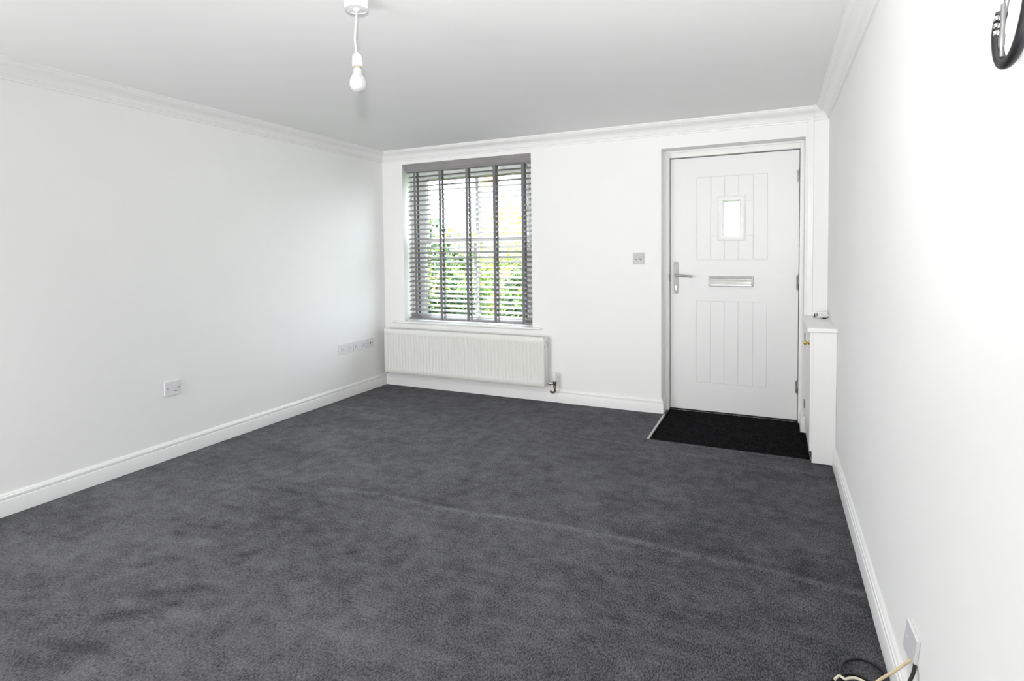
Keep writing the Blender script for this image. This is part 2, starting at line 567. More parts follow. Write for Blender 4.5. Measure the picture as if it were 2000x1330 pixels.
def pile(x, y):
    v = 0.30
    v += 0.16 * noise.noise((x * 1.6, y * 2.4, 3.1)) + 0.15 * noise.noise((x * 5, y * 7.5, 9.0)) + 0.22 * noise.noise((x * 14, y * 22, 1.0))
    # light and pile sheen painted into the tone, darker rightwards and deeper
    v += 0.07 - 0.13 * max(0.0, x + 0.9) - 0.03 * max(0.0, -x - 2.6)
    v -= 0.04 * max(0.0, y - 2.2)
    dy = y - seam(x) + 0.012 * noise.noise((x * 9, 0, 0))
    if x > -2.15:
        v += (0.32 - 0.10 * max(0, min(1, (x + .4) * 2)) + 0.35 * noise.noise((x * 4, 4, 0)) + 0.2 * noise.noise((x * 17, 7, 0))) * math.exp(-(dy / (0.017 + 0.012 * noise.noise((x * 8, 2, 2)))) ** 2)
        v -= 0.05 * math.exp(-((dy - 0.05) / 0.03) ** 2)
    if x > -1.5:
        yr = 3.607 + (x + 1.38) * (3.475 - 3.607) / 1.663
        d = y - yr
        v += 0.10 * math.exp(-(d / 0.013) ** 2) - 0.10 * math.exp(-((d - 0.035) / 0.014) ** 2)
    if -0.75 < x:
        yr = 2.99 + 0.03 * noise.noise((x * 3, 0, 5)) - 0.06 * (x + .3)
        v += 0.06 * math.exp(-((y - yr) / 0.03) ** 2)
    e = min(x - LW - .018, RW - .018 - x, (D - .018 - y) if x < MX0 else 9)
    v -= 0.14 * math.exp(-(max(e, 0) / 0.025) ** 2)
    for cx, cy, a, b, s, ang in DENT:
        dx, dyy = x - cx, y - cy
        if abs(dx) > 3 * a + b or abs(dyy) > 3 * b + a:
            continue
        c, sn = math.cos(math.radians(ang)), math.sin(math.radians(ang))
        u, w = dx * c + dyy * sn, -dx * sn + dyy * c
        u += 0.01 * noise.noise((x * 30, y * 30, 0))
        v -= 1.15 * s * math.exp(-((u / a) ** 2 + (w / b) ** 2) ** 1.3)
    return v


def relief(x, y):
    z = 0.0012 * noise.noise((x * 3, y * 3, 0)) + 0.0008 * noise.noise((x * 25, y * 25, 0))
    if x > -1.5:
        yr = 3.607 + (x + 1.38) * (3.475 - 3.607) / 1.663
        z += 0.005 * math.exp(-((y - yr) / 0.022) ** 2)
    if x > -2.15:
        z += 0.003 * math.exp(-((y - seam(x)) / 0.02) ** 2)
    if x > MX0 - .03 and y > MY0 - 0.05:
        z += 0.003
    return z


def axis_pts(a, b, step, cuts):
    out = [a]
    for c in sorted([c for c in cuts if a < c < b]) + [b]:
        s = out[-1]
        k = max(1, round((c - s) / step))
        out += [s + (c - s) * i / k for i in range(1, k + 1)]
    return out


xs = axis_pts(LW, RW, 0.017, [RX0, MX0 - .015, MX1])
ys = axis_pts(REAR, 0.8, 0.12, []) [:-1] + axis_pts(0.8, D + 0.01, 0.015, [MY0])
bm = BM()
grid = [[bm.verts.new((x, y, relief(x, y) if y > .8 else 0)) for y in ys] for x in xs]
for i in range(len(xs) - 1):
    for j in range(len(ys) - 1):
        cx, cy = (xs[i] + xs[i + 1]) / 2, (ys[j] + ys[j + 1]) / 2
        if MX0 - .015 < cx < MX1 and cy > MY0:
            continue
        bm.faces.new((grid[i][j], grid[i + 1][j], grid[i + 1][j + 1], grid[i][j + 1]))
bmesh.ops.delete(bm, geom=[v for v in bm.verts if not v.link_faces], context='VERTS')
me = bpy.data.meshes.new('floor')
bm.to_mesh(me)
bm.free()
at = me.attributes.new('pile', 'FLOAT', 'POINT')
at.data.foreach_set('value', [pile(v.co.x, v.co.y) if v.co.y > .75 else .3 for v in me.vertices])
for p in me.polygons: p.use_smooth = True
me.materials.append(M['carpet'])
fl = bpy.data.objects.new('floor', me)
COL.objects.link(fl)
fl['kind'] = 'structure'
fl['label'] = 'grey cut-pile carpet with brushed pile marks and a pale seam line'
struct('floor_slab', bx(LW, RW, REAR, D + WT, -0.15, -0.012), 'kick')

# metal edging beside the door mat
bm = BM()
prism(bm, [(MX0 - .016, -0.010), (MX0, -0.010), (MX0, 0.002), (MX0 - .004, 0.0055), (MX0 - .012, 0.0055), (MX0 - .016, 0.003)], lambda a, b, t: (a, t, b), MY0, 4.345)
struct('trim_5', bm, 'alu')
bm = BM()
box(bm, MX1, MX1 + 0.004, MY0, 4.286, -0.010, 0.004)
struct('trim_6', bm, 'alu')

# door mat
xs = axis_pts(MX0 + .001, MX1 - .001, 0.009, [RX0 + .02, 0.168])
ys = axis_pts(MY0 + .001, 4.535, 0.009, [4.285])
bm = BM()
grid = [[bm.verts.new((x, y, -0.004 + random.uniform(-.0018, .0018))) for y in ys] for x in xs]
for i in range(len(xs) - 1):
    for j in range(len(ys) - 1):
        if xs[i] > 0.167 and ys[j] > 4.284:
            continue
        bm.faces.new((grid[i][j], grid[i + 1][j], grid[i + 1][j + 1], grid[i][j + 1]))
bmesh.ops.delete(bm, geom=[v for v in bm.verts if not v.link_faces], context='VERTS')
box(bm, MX0 + .001, 0.166, MY0 + .001, 4.535, -0.0115, -0.0065)
tag(obj('door_mat', bm, 'mat'), 'black coir entrance mat set into the carpet in front of the door', 'door mat')

# ---------------------------------------------------------------- window
win = thing('window_1', 'white plastic sash window behind grey blind', 'window', (-2.506, D + .2, OZ0))
del win['category']
win['kind'] = 'structure'
WY0, WY1 = D + 0.150, D + 0.215
bm = BM()
fw = 0.055
box(bm, OX0, OX0 + fw, WY0, WY1 + .03, OZ0, OZ1)
box(bm, OX1 - fw, OX1, WY0, WY1 + .03, OZ0, OZ1)
box(bm, OX0 + fw, OX1 - fw, WY0, WY1 + .03, OZ1 - 0.055, OZ1)
box(bm, OX0 + fw, OX1 - fw, WY0, WY1 + .03, OZ0, OZ0 + 0.03)
obj('window_frame', bm, 'frame', win, bevel=.003)
sx0, sx1 = OX0 + fw, OX1 - fw
gx0, gx1 = -3.022, OX1 - 0.138


def sash(z0, z1, y0, y1, top, bot):
    bm = BM()
    box(bm, sx0, gx0, y0, y1, z0, z1)
    box(bm, gx1, sx1, y0, y1, z0, z1)
    box(bm, gx0, gx1, y0, y1, z1 - top, z1)
    box(bm, gx0, gx1, y0, y1, z0, z0 + bot)
    # step mouldings round the glass
    for e, yy in ((0.012, y0 - .006), ):
        box(bm, gx0 - .03, gx0 - .012, yy, y0, z0 + .01, z1 - .01)
        box(bm, gx1 + .012, gx1 + .03, yy, y0, z0 + .01, z1 - .01)
    s = obj('sash', bm, 'frame', win, bevel=.003)
    bm = BM()
    a = .004
    for b_ in ((gx0, gx0 + a, z0 + bot, z1 - top), (gx1 - a, gx1, z0 + bot, z1 - top), (gx0, gx1, z1 - top - a, z1 - top), (gx0, gx1, z0 + bot, z0 + bot + a)):
        box(bm, b_[0], b_[1], y0 + .008, y1 - .008, b_[2], b_[3])
    obj('gasket', bm, 'steel', s)
    m_ = -2.478
    obj('glazing_bar', bx(m_ - .017, m_ + .017, y0 + .006, y1 - .006, z0 + bot, z1 - top), 'frame', s, bevel=.003)
    for xa, xb in ((gx0, m_ - .017), (m_ + .017, gx1)):
        obj('pane', bx(xa, xb, (y0 + y1) / 2 - .002, (y0 + y1) / 2 + .002, z0 + bot, z1 - top), 'glass', s)


sash(OZ0 + .03, 1.392, WY0 + .004, WY0 + .044, 0.048, 0.032)
sash(1.345, OZ1 - .055, WY0 + .048, WY0 + .088, 0.066, 0.045)
# sill board with rounded nosing
bm = BM()
prism(bm, [(D + WT - .02, 0.598), (D - 0.022, 0.598), (D - 0.029, 0.602), (D - 0.031, 0.608), (D - 0.029, 0.6145), (D - 0.022, 0.618), (D + .15, 0.619), (D + WT - .02, 0.619)],
      lambda a, b, t: (t, a, b), OX0, OX1)
prism(bm, [(D, 0.598), (D - 0.022, 0.598), (D - 0.029, 0.602), (D - 0.031, 0.608), (D - 0.029, 0.6145), (D - 0.022, 0.618), (D, 0.618)],
      lambda a, b, t: (t, a, b), -3.277, OX0)
prism(bm, [(D, 0.598), (D - 0.022, 0.598), (D - 0.029, 0.602), (D - 0.031, 0.608), (D - 0.029, 0.6145), (D - 0.022, 0.618), (D, 0.618)],
      lambda a, b, t: (t, a, b), OX1, -1.768)
obj('window_sill', bm, 'gloss', win, smooth=True)
obj('outer_sill', bx(OX0 - .05, OX1 + .05, D + .24, D + .38, 0.56, 0.60), 'paving', win)

# ---------------------------------------------------------------- venetian blind
bl = thing('venetian_blind', 'grey wooden venetian blind with wide fabric tapes hung in the window', 'blind', (-2.5, D + .065, 0.62))
BX0, BX1 = -3.133, -1.868
SY = D + 0.066
ang = math.radians(23)
ca, sa = math.cos(ang), math.sin(ang)
NS = 31
zt = [0.678 + k * 0.04453 for k in range(NS)]
slat0 = None
for k, z in enumerate(zt):
    if slat0 is None:
        bm = BM()
        W2, T2 = 0.025, 0.0014
        poly = [(-W2, 0), (-W2 + .002, -T2), (W2 - .002, -T2), (W2, 0), (W2 - .002, T2), (-W2 + .002, T2)]
        prism(bm, poly, lambda a, b, t: (t, SY + a * ca - b * sa, z + a * sa + b * ca), BX0, BX1)
        slat0 = obj('slat', bm, 'slat', bl)
    else:
        c = slat0.copy()
        COL.objects.link(c)
        c.location = Vector(slat0.location) + Vector((0, 0, z - zt[0]))
        c.rotation_euler = (math.radians(random.uniform(-1.2, 1.2)) * 0, 0, 0)
        c.parent = bl
bm = BM()
W2, T2 = 0.026, 0.0075
poly = [(-W2, -T2 + .003), (-W2 + .003, -T2), (W2 - .003, -T2), (W2, -T2 + .003), (W2, T2 - .003), (W2 - .003, T2), (-W2 + .003, T2), (-W2, T2 - .003)]
prism(bm, poly, lambda a, b, t: (t, SY + a * ca - b * sa, 0.647 + a * sa + b * ca), BX0, BX1)
obj('bottom_rail', bm, 'slat', bl)
# valance with crown profile, leaning back at its foot
bm = BM()
prism(bm, [(D + .008, 2.081), (D + .012, 2.068), (D + .022, 2.040), (D + .034, 2.018), (D + .042, 2.009), (D + .048, 2.009), (D + .042, 2.020), (D + .030, 2.044), (D + .020, 2.070), (D + .018, 2.081)],
      lambda a, b, t: (t, a, b), -3.145, -1.854)
obj('valance', bm, 'slat', bl, smooth=True)
obj('head_rail', bx(BX0, BX1, D + .05, D + .095, 2.032, 2.078), 'dark', bl)
TX = [-3.051, -2.775, -2.494, -2.219, -1.948]
tw = 0.0125
for x in TX:
    bm = BM()
    prism(bm, [(x - tw, D + .0405), (x + tw, D + .0405), (x + tw, D + .0415), (x - tw, D + .0415)], lambda a, b, t: (a, b, t), 0.634, 2.02)
    f = obj('tape', bm, 'tape', bl)
    bm = BM()
    prism(bm, [(x - tw, D + .0905), (x + tw, D + .0905), (x + tw, D + .0915), (x - tw, D + .0915)], lambda a, b, t: (a, b, t), 0.655, 2.05)
    obj('tape', bm, 'tape', bl)
    bm = BM()
    for z in zt:     # rungs of the ladder
        prism(bm, [(-.025, -.0022), (.025, -.0022), (.025, -.0030), (-.025, -.0030)],
              lambda a, b, t: (t, SY + a * ca - b * sa, z + a * sa + b * ca), x - tw, x - tw + .006)
        prism(bm, [(-.025, -.0022), (.025, -.0022), (.025, -.0030), (-.025, -.0030)],
              lambda a, b, t: (t, SY + a * ca - b * sa, z + a * sa + b * ca), x + tw - .006, x + tw)
    obj('ladder_rung', bm, 'tape', f)['kind'] = 'stuff'


def pull(x, y, ztop, zend, r, hgt):
    bm = BM()
    tube(bm, [(x, y, ztop), (x + .001, y, (ztop + zend) / 2), (x, y, zend + hgt * .8)], 0.0009, 6)
    c = obj('pull_cord', bm, 'cord', bl, smooth=True)
    bm = BM()
    lathe(bm, (x, y, zend), [(0, 0), (r * .9, 0.0005), (r, 0.003), (r * .82, hgt * .55), (r * .45, hgt * .9), (r * .3, hgt), (0, hgt)], n=14)
    obj('tassel', bm, 'tassel', c, smooth=True)


pull(-3.093, D + .034, 2.01, 1.735, .0055, .034)
pull(-3.100, D + .032, 2.01, 1.600, .0065, .040)
pull(-1.903, D + .030, 2.012, 1.958, .0085, .040)
pull(-1.897, D + .033, 2.012, 1.615, .0070, .036)
pull(-1.884, D + .036, 2.012, 0.745, .0065, .024)

# ---------------------------------------------------------------- radiator
rad = thing('radiator', 'long cream-white ribbed panel radiator mounted under the window', 'radiator', (-2.51, 4.30, 0.142))
RX_0, RX_1, RZ_0, RZ_1 = -3.312, -1.704, 0.144, 0.546
RY = 4.250


def ribs(y0, sgn, thick=.008):
    bm = BM()
    npitch = 48
    x0, x1 = RX_0 + 0.012, RX_1 - 0.012
    P = (x1 - x0) / npitch
    xs, dep = [RX_0, RX_0 + .004], [0, 0]
    for k in range(npitch):
        for f, dd in ((0.18, 0), (0.30, .55), (0.42, 1), (0.58, 1), (0.70, .55), (0.82, 0)):
            xs.append(x0 + (k + f) * P)
            dep.append(dd)
    xs += [RX_1 - .004, RX_1]
    dep += [0, 0]
    zs = [RZ_0, RZ_0 + .004, RZ_0 + .038, RZ_0 + .046, RZ_0 + .054, RZ_1 - .054, RZ_1 - .046, RZ_1 - .038, RZ_1 - .004, RZ_1]
    zf = [0, 0, 0, .6, 1, 1, .6, 0, 0, 0]
    V = []
    for i, x in enumerate(xs):
        edge_x = i in (0, len(xs) - 1)
        V.append([bm.verts.new((x, y0 + sgn * (dep[i] * zf[j] * .0065 + (.003 if edge_x or j in (0, len(zs) - 1) else 0)), z)) for j, z in enumerate(zs)])
    for i in range(len(xs) - 1):
        for j in range(len(zs) - 1):
            bm.faces.new((V[i][j], V[i + 1][j], V[i + 1][j + 1], V[i][j + 1]))
    # closed rim at the back of the sheet
    yb = y0 + sgn * thick
    ring = [V[i][0] for i in range(len(xs))] + [V[-1][j] for j in range(1, len(zs))] + [V[i][-1] for i in range(len(xs) - 2, -1, -1)] + [V[0][j] for j in range(len(zs) - 2, 0, -1)]
    rb = [bm.verts.new((v.co.x, yb, v.co.z)) for v in ring]
    for i in range(len(ring)):
        k = (i + 1) % len(ring)
        bm.faces.new((ring[i], ring[k], rb[k], rb[i]))
    bm.faces.new(rb)
    return bm


obj('front_panel', ribs(RY, 1, .013), 'cream', rad, smooth=True)
obj('rear_panel', ribs(RY + .098, -1, .013), 'cream', rad, smooth=True)
bm = BM()
for k in range(60):
    x = RX_0 + .03 + k * (RX_1 - RX_0 - .06) / 59
    box(bm, x - .0008, x + .0008, RY + .014, RY + .084, RZ_0 + .05, RZ_1 - .04)
cf = obj('convector_fin', bm, 'cream', rad)
cf['kind'] = 'stuff'
# top grille: frame and slots
bm = BM()
box(bm, RX_0 + .004, RX_1 - .004, RY + .003, RY + .022, RZ_1, RZ_1 + .007)
box(bm, RX_0 + .004, RX_1 - .004, RY + .076, RY + .095, RZ_1, RZ_1 + .007)
for k in range(0, 107):
    x = RX_0 + .010 + k * 0.0150
    if x < RX_1 - .012:
        w = .0045 if k % 21 else .010
        box(bm, x - w / 2, x + w / 2, RY + .022, RY + .076, RZ_1 + .001, RZ_1 + .006)
obj('top_grille', bm, 'cream', rad)
for xa, xb in ((RX_0 - .003, RX_0), (RX_1, RX_1 + .003)):
    bm = BM()
    box(bm, xa, xb, RY + .005, RY + .095, RZ_0 + .004, RZ_1 + .007)
    sp = obj('side_panel', bm, 'cream', rad, bevel=.001)
    if xa > -2:
        for yy in (.012, .084):
            obj('slot', bx(xb - .0005, xb + .0006, RY + yy, RY + yy + .0025, RZ_1 - .085, RZ_1 - .052), 'dark', sp)
bm = BM()
lathe(bm, (RX_1 + .002, RY + .050, RZ_1 - .025), [(0.0135, 0), (.0135, .006), (.011, .009), (.006, .009), (.006, .016), (0, .016)], (1, 0, 0), 18)
obj('air_vent', bm, 'bright', rad, smooth=True)
# tail and thermostatic valve, right
vx, vy, vz = -1.628, RY + .052, 0.168
bm = BM()
lathe(bm, (RX_1 + .002, vy, vz), [(.014, 0), (.014, .007), (.0085, .009), (.0085, .028), (.015, .030), (.015, .044), (.009, .046), (.009, .060)], (1, 0, 0), 16)
obj('valve_tail', bm, 'bright', rad, smooth=True)
bm = BM()
lathe(bm, (vx, vy, vz - .050), [(.0075, -.002), (.0075, .012), (.011, .014), (.012, .030), (.010, .034), (.013, .042), (.013, .060), (.015, .062), (.015, .070), (.013, .072)], n=16)
tube(bm, spline([(vx, vy, vz - .045), (vx, vy, vz - .060), (vx - .008, vy, vz - .070), (vx - .022, vy, vz - .073), (vx - .040, vy + .004, vz - .070)], 5), .0085, 10)
lathe(bm, (vx - .042, vy + .004, vz - .070), [(.010, 0), (.010, .010)], (1, 0, 0), 14)
valve = obj('valve', bm, 'dbrass', rad, smooth=True)
bm = BM()
lathe(bm, (vx, vy, vz + .022), [(.0165, 0), (.0175, .004), (.0175, .034), (.0165, .037), (.0175, .040), (.0175, .064), (.0150, .070), (.010, .072), (0, .072)], n=20)
for k in range(10):
    a = 2 * PI * k / 10
    cx, cy = vx + .0172 * math.cos(a), vy + .0172 * math.sin(a)
    box(bm, cx - .0015, cx + .0015, cy - .0015, cy + .0015, vz + .064, vz + .080)
obj('thermostat_head', bm, 'cream', valve, smooth=True)
# lockshield valve, left, and its pipe
bm = BM()
lathe(bm, (RX_0 - .018, vy, vz - .035), [(.008, .008), (.008, .012), (.012, .014), (.012, .050), (.009, .055), (.009, .070), (0, .072)], n=14)
tube(bm, [(RX_0 - .018, vy, vz), (RX_0, vy, vz)], .008, 10)
tube(bm, spline([(RX_0 - .018, vy, vz - .020), (RX_0 - .017, vy, vz - .032), (RX_0 - .010, vy + .01, vz - .038), (RX_0 - .006, D - .002, vz - .038)], 5), .007, 10)
obj('lockshield_valve', bm, 'steel', rad, smooth=True)
for x in (RX_0 + .25, RX_1 - .25):
    obj('wall_bracket', bx(x - .015, x + .015, RY + .098, D - .0005, RZ_0 + .06, RZ_1 - .05), 'cream', rad)

# ---------------------------------------------------------------- front door
dr = thing('door_1', 'white panelled front door with small glazed light', 'door', (-0.29, DY, 0))
del dr['category']
dr['kind'] = 'structure'
LX0, LX1, LZ0, LZ1 = -0.7405, 0.1600, 0.006, 1.962
# frame
bm = BM()
IZ = 1.968
for xa, xb, za, zb in ((RX0, LX0 - .004, -.01, RZ1), (LX1 + .004, RX1, -.01, RZ1), (LX0 - .004, LX1 + .004, IZ, RZ1)):
    box(bm, xa, xb, FY, DY + .065, za, zb)
    # step
for xa, xb, za, zb in ((RX0, RX0 + .010, -.0, RZ1), (RX1 - .008, RX1, -.0, RZ1), (RX0 + .010, RX1 - .008, RZ1 - .014, RZ1)):
    box(bm, xa, xb, FY - .014, FY, za, zb)
obj('door_frame', bm, 'aged', dr, bevel=.003)
bm = BM()
for xa, xb, za, zb in ((LX0 - .004, LX0 + .03, -.01, IZ), (LX1 - .03, LX1 + .004, -.01, IZ), (LX0 + .03, LX1 - .03, IZ - .035, IZ), (LX0 + .03, LX1 - .03, -.01, .03)):
    box(bm, xa, xb, DY + .052, DY + .068, za, zb)
obj('door_seal', bm, 'seal', dr)
bm = BM()
box(bm, LX0 - .004, LX1 + .004, DY - .010, DY + .058, -.010, .0015)
th = obj('threshold', bm, 'seal', dr)
bm = BM()
box(bm, LX0 + .01, LX1 - .01, DY - .012, DY - .009, -.008, -.0025)
obj('threshold_strip', bm, 'alu', th)

GX0, GX1 = -0.349, -0.238
GZ0, GZ1 = 1.360, 1.617
PX0, PX1 = -0.546, -0.042
UZ0, UZ1 = 1.172, 1.813
BZ0, BZ1 = 0.221, 0.864
WX0, WX1, WZ0, WZ1 = -0.394, -0.196, 1.321, 1.660
leaf = bpy.data.objects.new('door_leaf', None)
COL.objects.link(leaf)
leaf.parent = dr
leaf.location = (0, 0, 0)
# core with the light cut out, and raised stiles and rails in front
bm = BM()
y0, y1 = DY + .005, DY + .050
for b_ in ((LX0, GX0, LZ0, LZ1), (GX1, LX1, LZ0, LZ1), (GX0, GX1, LZ0, GZ0), (GX0, GX1, GZ1, LZ1)):
    box(bm, b_[0], b_[1], y0, y1, b_[2], b_[3])
obj('door_core', bm, 'upvc', leaf)


def bevbox(name, x0, x1, z0, z1, yb, yf, bev, m, parent):
    bm = BM()
    prof = [(0, yb), (0, yf + bev), (bev, yf)]
    rings = []
    for ins, y in prof:
        rings.append([bm.verts.new(p) for p in ((x0 + ins, y, z0 + ins), (x1 - ins, y, z0 + ins), (x1 - ins, y, z1 - ins), (x0 + ins, y, z1 - ins))])
    for a, b in zip(rings, rings[1:]):
        for k in range(4):
            bm.faces.new((a[k], a[(k + 1) % 4], b[(k + 1) % 4], b[k]))
    bm.faces.new(rings[-1])
    bm.faces.new(rings[0][::-1])
    return obj(name, bm, m, parent)


for nm, b_, m_ in (('stile', (LX0, PX0, LZ0, LZ1), 'upvc'), ('stile', (PX1, LX1, LZ0, LZ1), 'upvc'), ('rail', (PX0, PX1, UZ1, LZ1), 'upvc_h'),
                   ('rail', (PX0, PX1, BZ1, UZ0), 'upvc_h'), ('rail', (PX0, PX1, LZ0, BZ0), 'upvc_h')):
    bm = BM()
    box(bm, b_[0], b_[1], DY, DY + .006, b_[2], b_[3])
    obj(nm, bm, m_, leaf)
gr = [PX0 + .003, -0.440, -0.342, -0.243, -0.141, PX1 - .003]
for z0, z1 in ((UZ0 + .003, UZ1 - .003), (BZ0 + .003, BZ1 - .003)):
    for a, b in zip(gr, gr[1:]):
        a2, b2 = a + .0008, b - .0008
        if z0 > 1 and a2 < GX1 and b2 > GX0:
            # the planks crossing the glazed light are cut round it
            for za, zb in ((z0, GZ0), (GZ1, z1)):
                bevbox('plank', a2, b2, za, zb, DY + .005, DY + .0006, .0030, 'upvc', leaf)
            if a2 < GX0 < b2:
                bevbox('plank', a2, GX0, GZ0, GZ1, DY + .005, DY + .0006, .001, 'upvc', leaf)
            if a2 < GX1 < b2 :
                bevbox('plank', GX1, b2, GZ0, GZ1, DY + .005, DY + .0006, .001, 'upvc', leaf)
        else:
            bevbox('plank', a2, b2, z0, z1, DY + .005, DY + .0006, .0030, 'upvc', leaf)
# glazed light with stepped surround
bm = BM()
steps = [(0, DY + .0008), (0, DY - .006), (.003, DY - .009), (.010, DY - .011), (.014, DY - .008), (.020, DY - .008), (.022, DY - .012), (.034, DY - .012), (.0415, DY - .004), (.0440, DY + .020)]
rings = []
kx = ((GX0 - WX0) / .045, (WX1 - GX1) / .042)
for ins, y in steps:
    rings.append([bm.verts.new(p) for p in ((WX0 + ins, y, WZ0 + ins * .9), (WX1 - ins * .95, y, WZ0 + ins * .9), (WX1 - ins * .95, y, WZ1 - ins), (WX0 + ins, y, WZ1 - ins))])
for a, b in zip(rings, rings[1:]):
    for k in range(4):
        bm.faces.new((a[k], a[(k + 1) % 4], b[(k + 1) % 4], b[k]))
obj('glazing_surround', bm, 'gloss', dr)
bm = BM()
box(bm, GX0 - .004, GX1 + .004, DY + .020, DY + .026, GZ0 - .004, GZ1 + .004)
obj('glass_pane', bm, 'obscure', dr)
bm = BM()
a = .003
for b_ in ((GX0, GX0 + a, GZ0, GZ1), (GX0, GX1, GZ1 - a, GZ1)):
    box(bm, b_[0], b_[1], DY + .012, DY + .020, b_[2], b_[3])
obj('glass_gasket', bm, 'steel', dr)

# handle
hx = -0.698
bm = BM()
prism(bm, rrect(hx - .0165, hx + .0165, 0.909, 1.164, .0160, 6), lambda a, b, t: (a, t, b), DY - .0065, DY + .0001)
hd = obj('door_handle', bm, 'chrome', dr, bevel=.0015)
bm = BM()
lathe(bm, (hx, DY - .0065, 1.060), [(.0115, 0), (.0115, .020), (.0095, .026), (.0095, .042)], (0, -1, 0), 16)
tube(bm, spline([(hx, DY - .043, 1.060), (hx + .012, DY - .049, 1.0595), (hx + .035, DY - .051, 1.058), (hx + .075, DY - .050, 1.0545), (hx + .115, DY - .048, 1.051), (hx + .130, DY - .047, 1.050)], 5),
     [.0095] * 6 + [.0088] * 5 + [.0095] * 14 + [.0085], 12)
obj('lever', bm, 'chrome', hd, smooth=True)
bm = BM()
for z in (1.147, 1.040, 0.926):
    lathe(bm, (hx, DY - .0062, z), [(.0045, 0), (.0045, .0012), (0, .0012)], (0, -1, 0), 12)
lathe(bm, (hx + .058, DY - .0575, 1.0565), [(.0024, 0), (.0024, .0012), (0, .0012)], (0, -1, 0), 8)
obj('screw', bm, 'steel', hd)
bm = BM()
lathe(bm, (hx, DY - .0060, 0.968), [(.0085, 0), (.0085, .004), (0, .004)], (0, -1, 0), 16)
box(bm, hx - .005, hx + .005, DY - .0098, DY - .006, 0.943, 0.965)
kc = obj('key_cylinder', bm, 'bulbcap', hd)
bm = BM()
box(bm, hx + .0020, hx + .0075, DY - .0108, DY - .0095, 0.947, 0.962)
obj('keyhole', bm, 'dark', kc)
obj('latch', bx(LX0 - .0085, LX0 - .0035, FY - .0006, FY + .02, 1.015, 1.065), 'steel', dr)

# letterbox
bm = BM()
prism(bm, rrect(-0.4535, -0.1395, 0.9755, 1.0525, .006, 4), lambda a, b, t: (a, t, b), DY - .009, DY + .0001)
lb = obj('letterbox', bm, 'steel', dr, bevel=.002)
bm = BM()
for xa, xb in ((-0.4515, -0.4415), (-0.1515, -0.1415)):
    prism(bm, rrect(xa, xb, 0.978, 1.050, .003, 3), lambda a, b, t: (a, t, b), DY - .014, DY - .009)
prism(bm, rrect(-0.4415, -0.1515, 1.0435, 1.0500, .002, 3), lambda a, b, t: (a, t, b), DY - .012, DY - .009)
obj('letterbox_rim', bm, 'bright', lb)
bm = BM()
prism(bm, [(DY - .010, 0.9800), (DY - .0220, 0.9810), (DY - .0135, 1.020), (DY - .0150, 1.026), (DY - .0135, 1.032), (DY - .0105, 1.0350), (DY - .010, 1.0350)], lambda a, b, t: (t, a, b), -0.440, -0.153)
obj('letterbox_flap', bm, 'bright', lb, smooth=True)

# hinges
for z0, z1 in ((1.727, 1.825), (0.950, 1.069), (0.196, 0.301)):
    bm = BM()
    zm = (z0 + z1) / 2
    lathe(bm, (LX1 + .001, DY - .010, z0), [(.0075, 0), (.0075, .004), (.0062, .005), (.0062, (z1 - z0) * .27), (.0070, (z1 - z0) * .28), (.0070, (z1 - z0) * .72), (.0062, (z1 - z0) * .73), (.0062, z1 - z0 - .005), (.0075, z1 - z0 - .004), (.0075, z1 - z0)], n=14)
    box(bm, LX1 - .014, LX1, DY - .006, DY + .0005, z0 + .010, z1 - .010)
    hg = obj('hinge', bm, 'steel', dr, smooth=True)
    obj('hinge_cap', bx(LX1 - .0125, LX1 - .004, DY - .0085, DY - .006, zm - .016, zm + .016), 'chrome', hg)
# old cast bracket at the foot of the left jamb
bm = BM()
box(bm, LX0 - .013, LX0 - .004, FY - .004, FY, 0.085, 0.150)
lathe(bm, (LX0 - .008, FY - .004, 0.138), [(.004, 0), (.004, .003), (0, .003)], (0, -1, 0), 8)
lathe(bm, (LX0 - .008, FY - .004, 0.098), [(.004, 0), (.004, .003), (0, .003)], (0, -1, 0), 8)
obj('strike_plate', bm, 'aged', dr)

# ---------------------------------------------------------------- meter cupboard
cb = thing('meter_cupboard', 'low white boxed meter cupboard in the corner right of the front door', 'cupboard', (0.27, 4.0, 0))
CY0, CX0 = 3.674, 0.206
bm = BM()
box(bm, CX0 + .0045, RW - .001, CY0, CY0 + .018, -.002, 0.770)
box(bm, CX0, CX0 + .0045, CY0, CY0 + .003, -.002, 0.770)              # end panel facing the room
box(bm, CX0 + .004, RW - .001, CY0 + .018, 4.285, 0.060, 0.075)     # bottom board
box(bm, CX0, CX0 + .018, 4.262, 4.287, 0.070, 0.770)                # back post
box(bm, CX0 + .005, CX0 + .020, CY0 + .018, 4.262, 0.735, 0.770)           # head rail
obj('carcass', bm, 'gloss', cb, bevel=.0015)
obj('kickboard', bx(CX0 + .008, CX0 + .022, CY0 + .018, 4.285, -.006, 0.060), 'kick', cb)
bm = BM()
box(bm, CX0 - .012, CX0 + .004, CY0 + .004, 4.258, 0.068, 0.768)
cdoor = obj('cupboard_door', bm, 'gloss', cb, bevel=.002)
bm = BM()
lathe(bm, (CX0 - .012, 3.775, 0.690), [(.0095, 0), (.0085, .003), (.0055, .007), (.0060, .011), (.0125, .017), (.0145, .022), (.0135, .027), (.008, .030), (0, .031)], (-1, 0, 0), 20)
obj('knob', bm, 'brass', cdoor, smooth=True)
for z in (0.205, 0.655):
    bm = BM()
    tube(bm, [(CX0 - .014, 4.257, z - .03), (CX0 - .014, 4.257, z + .03)], .0035, 8)
    box(bm, CX0 - .0135, CX0 - .011, 4.235, 4.257, z - .028, z + .028)
    obj('hinge', bm, 'steel', cdoor)
bm = BM()
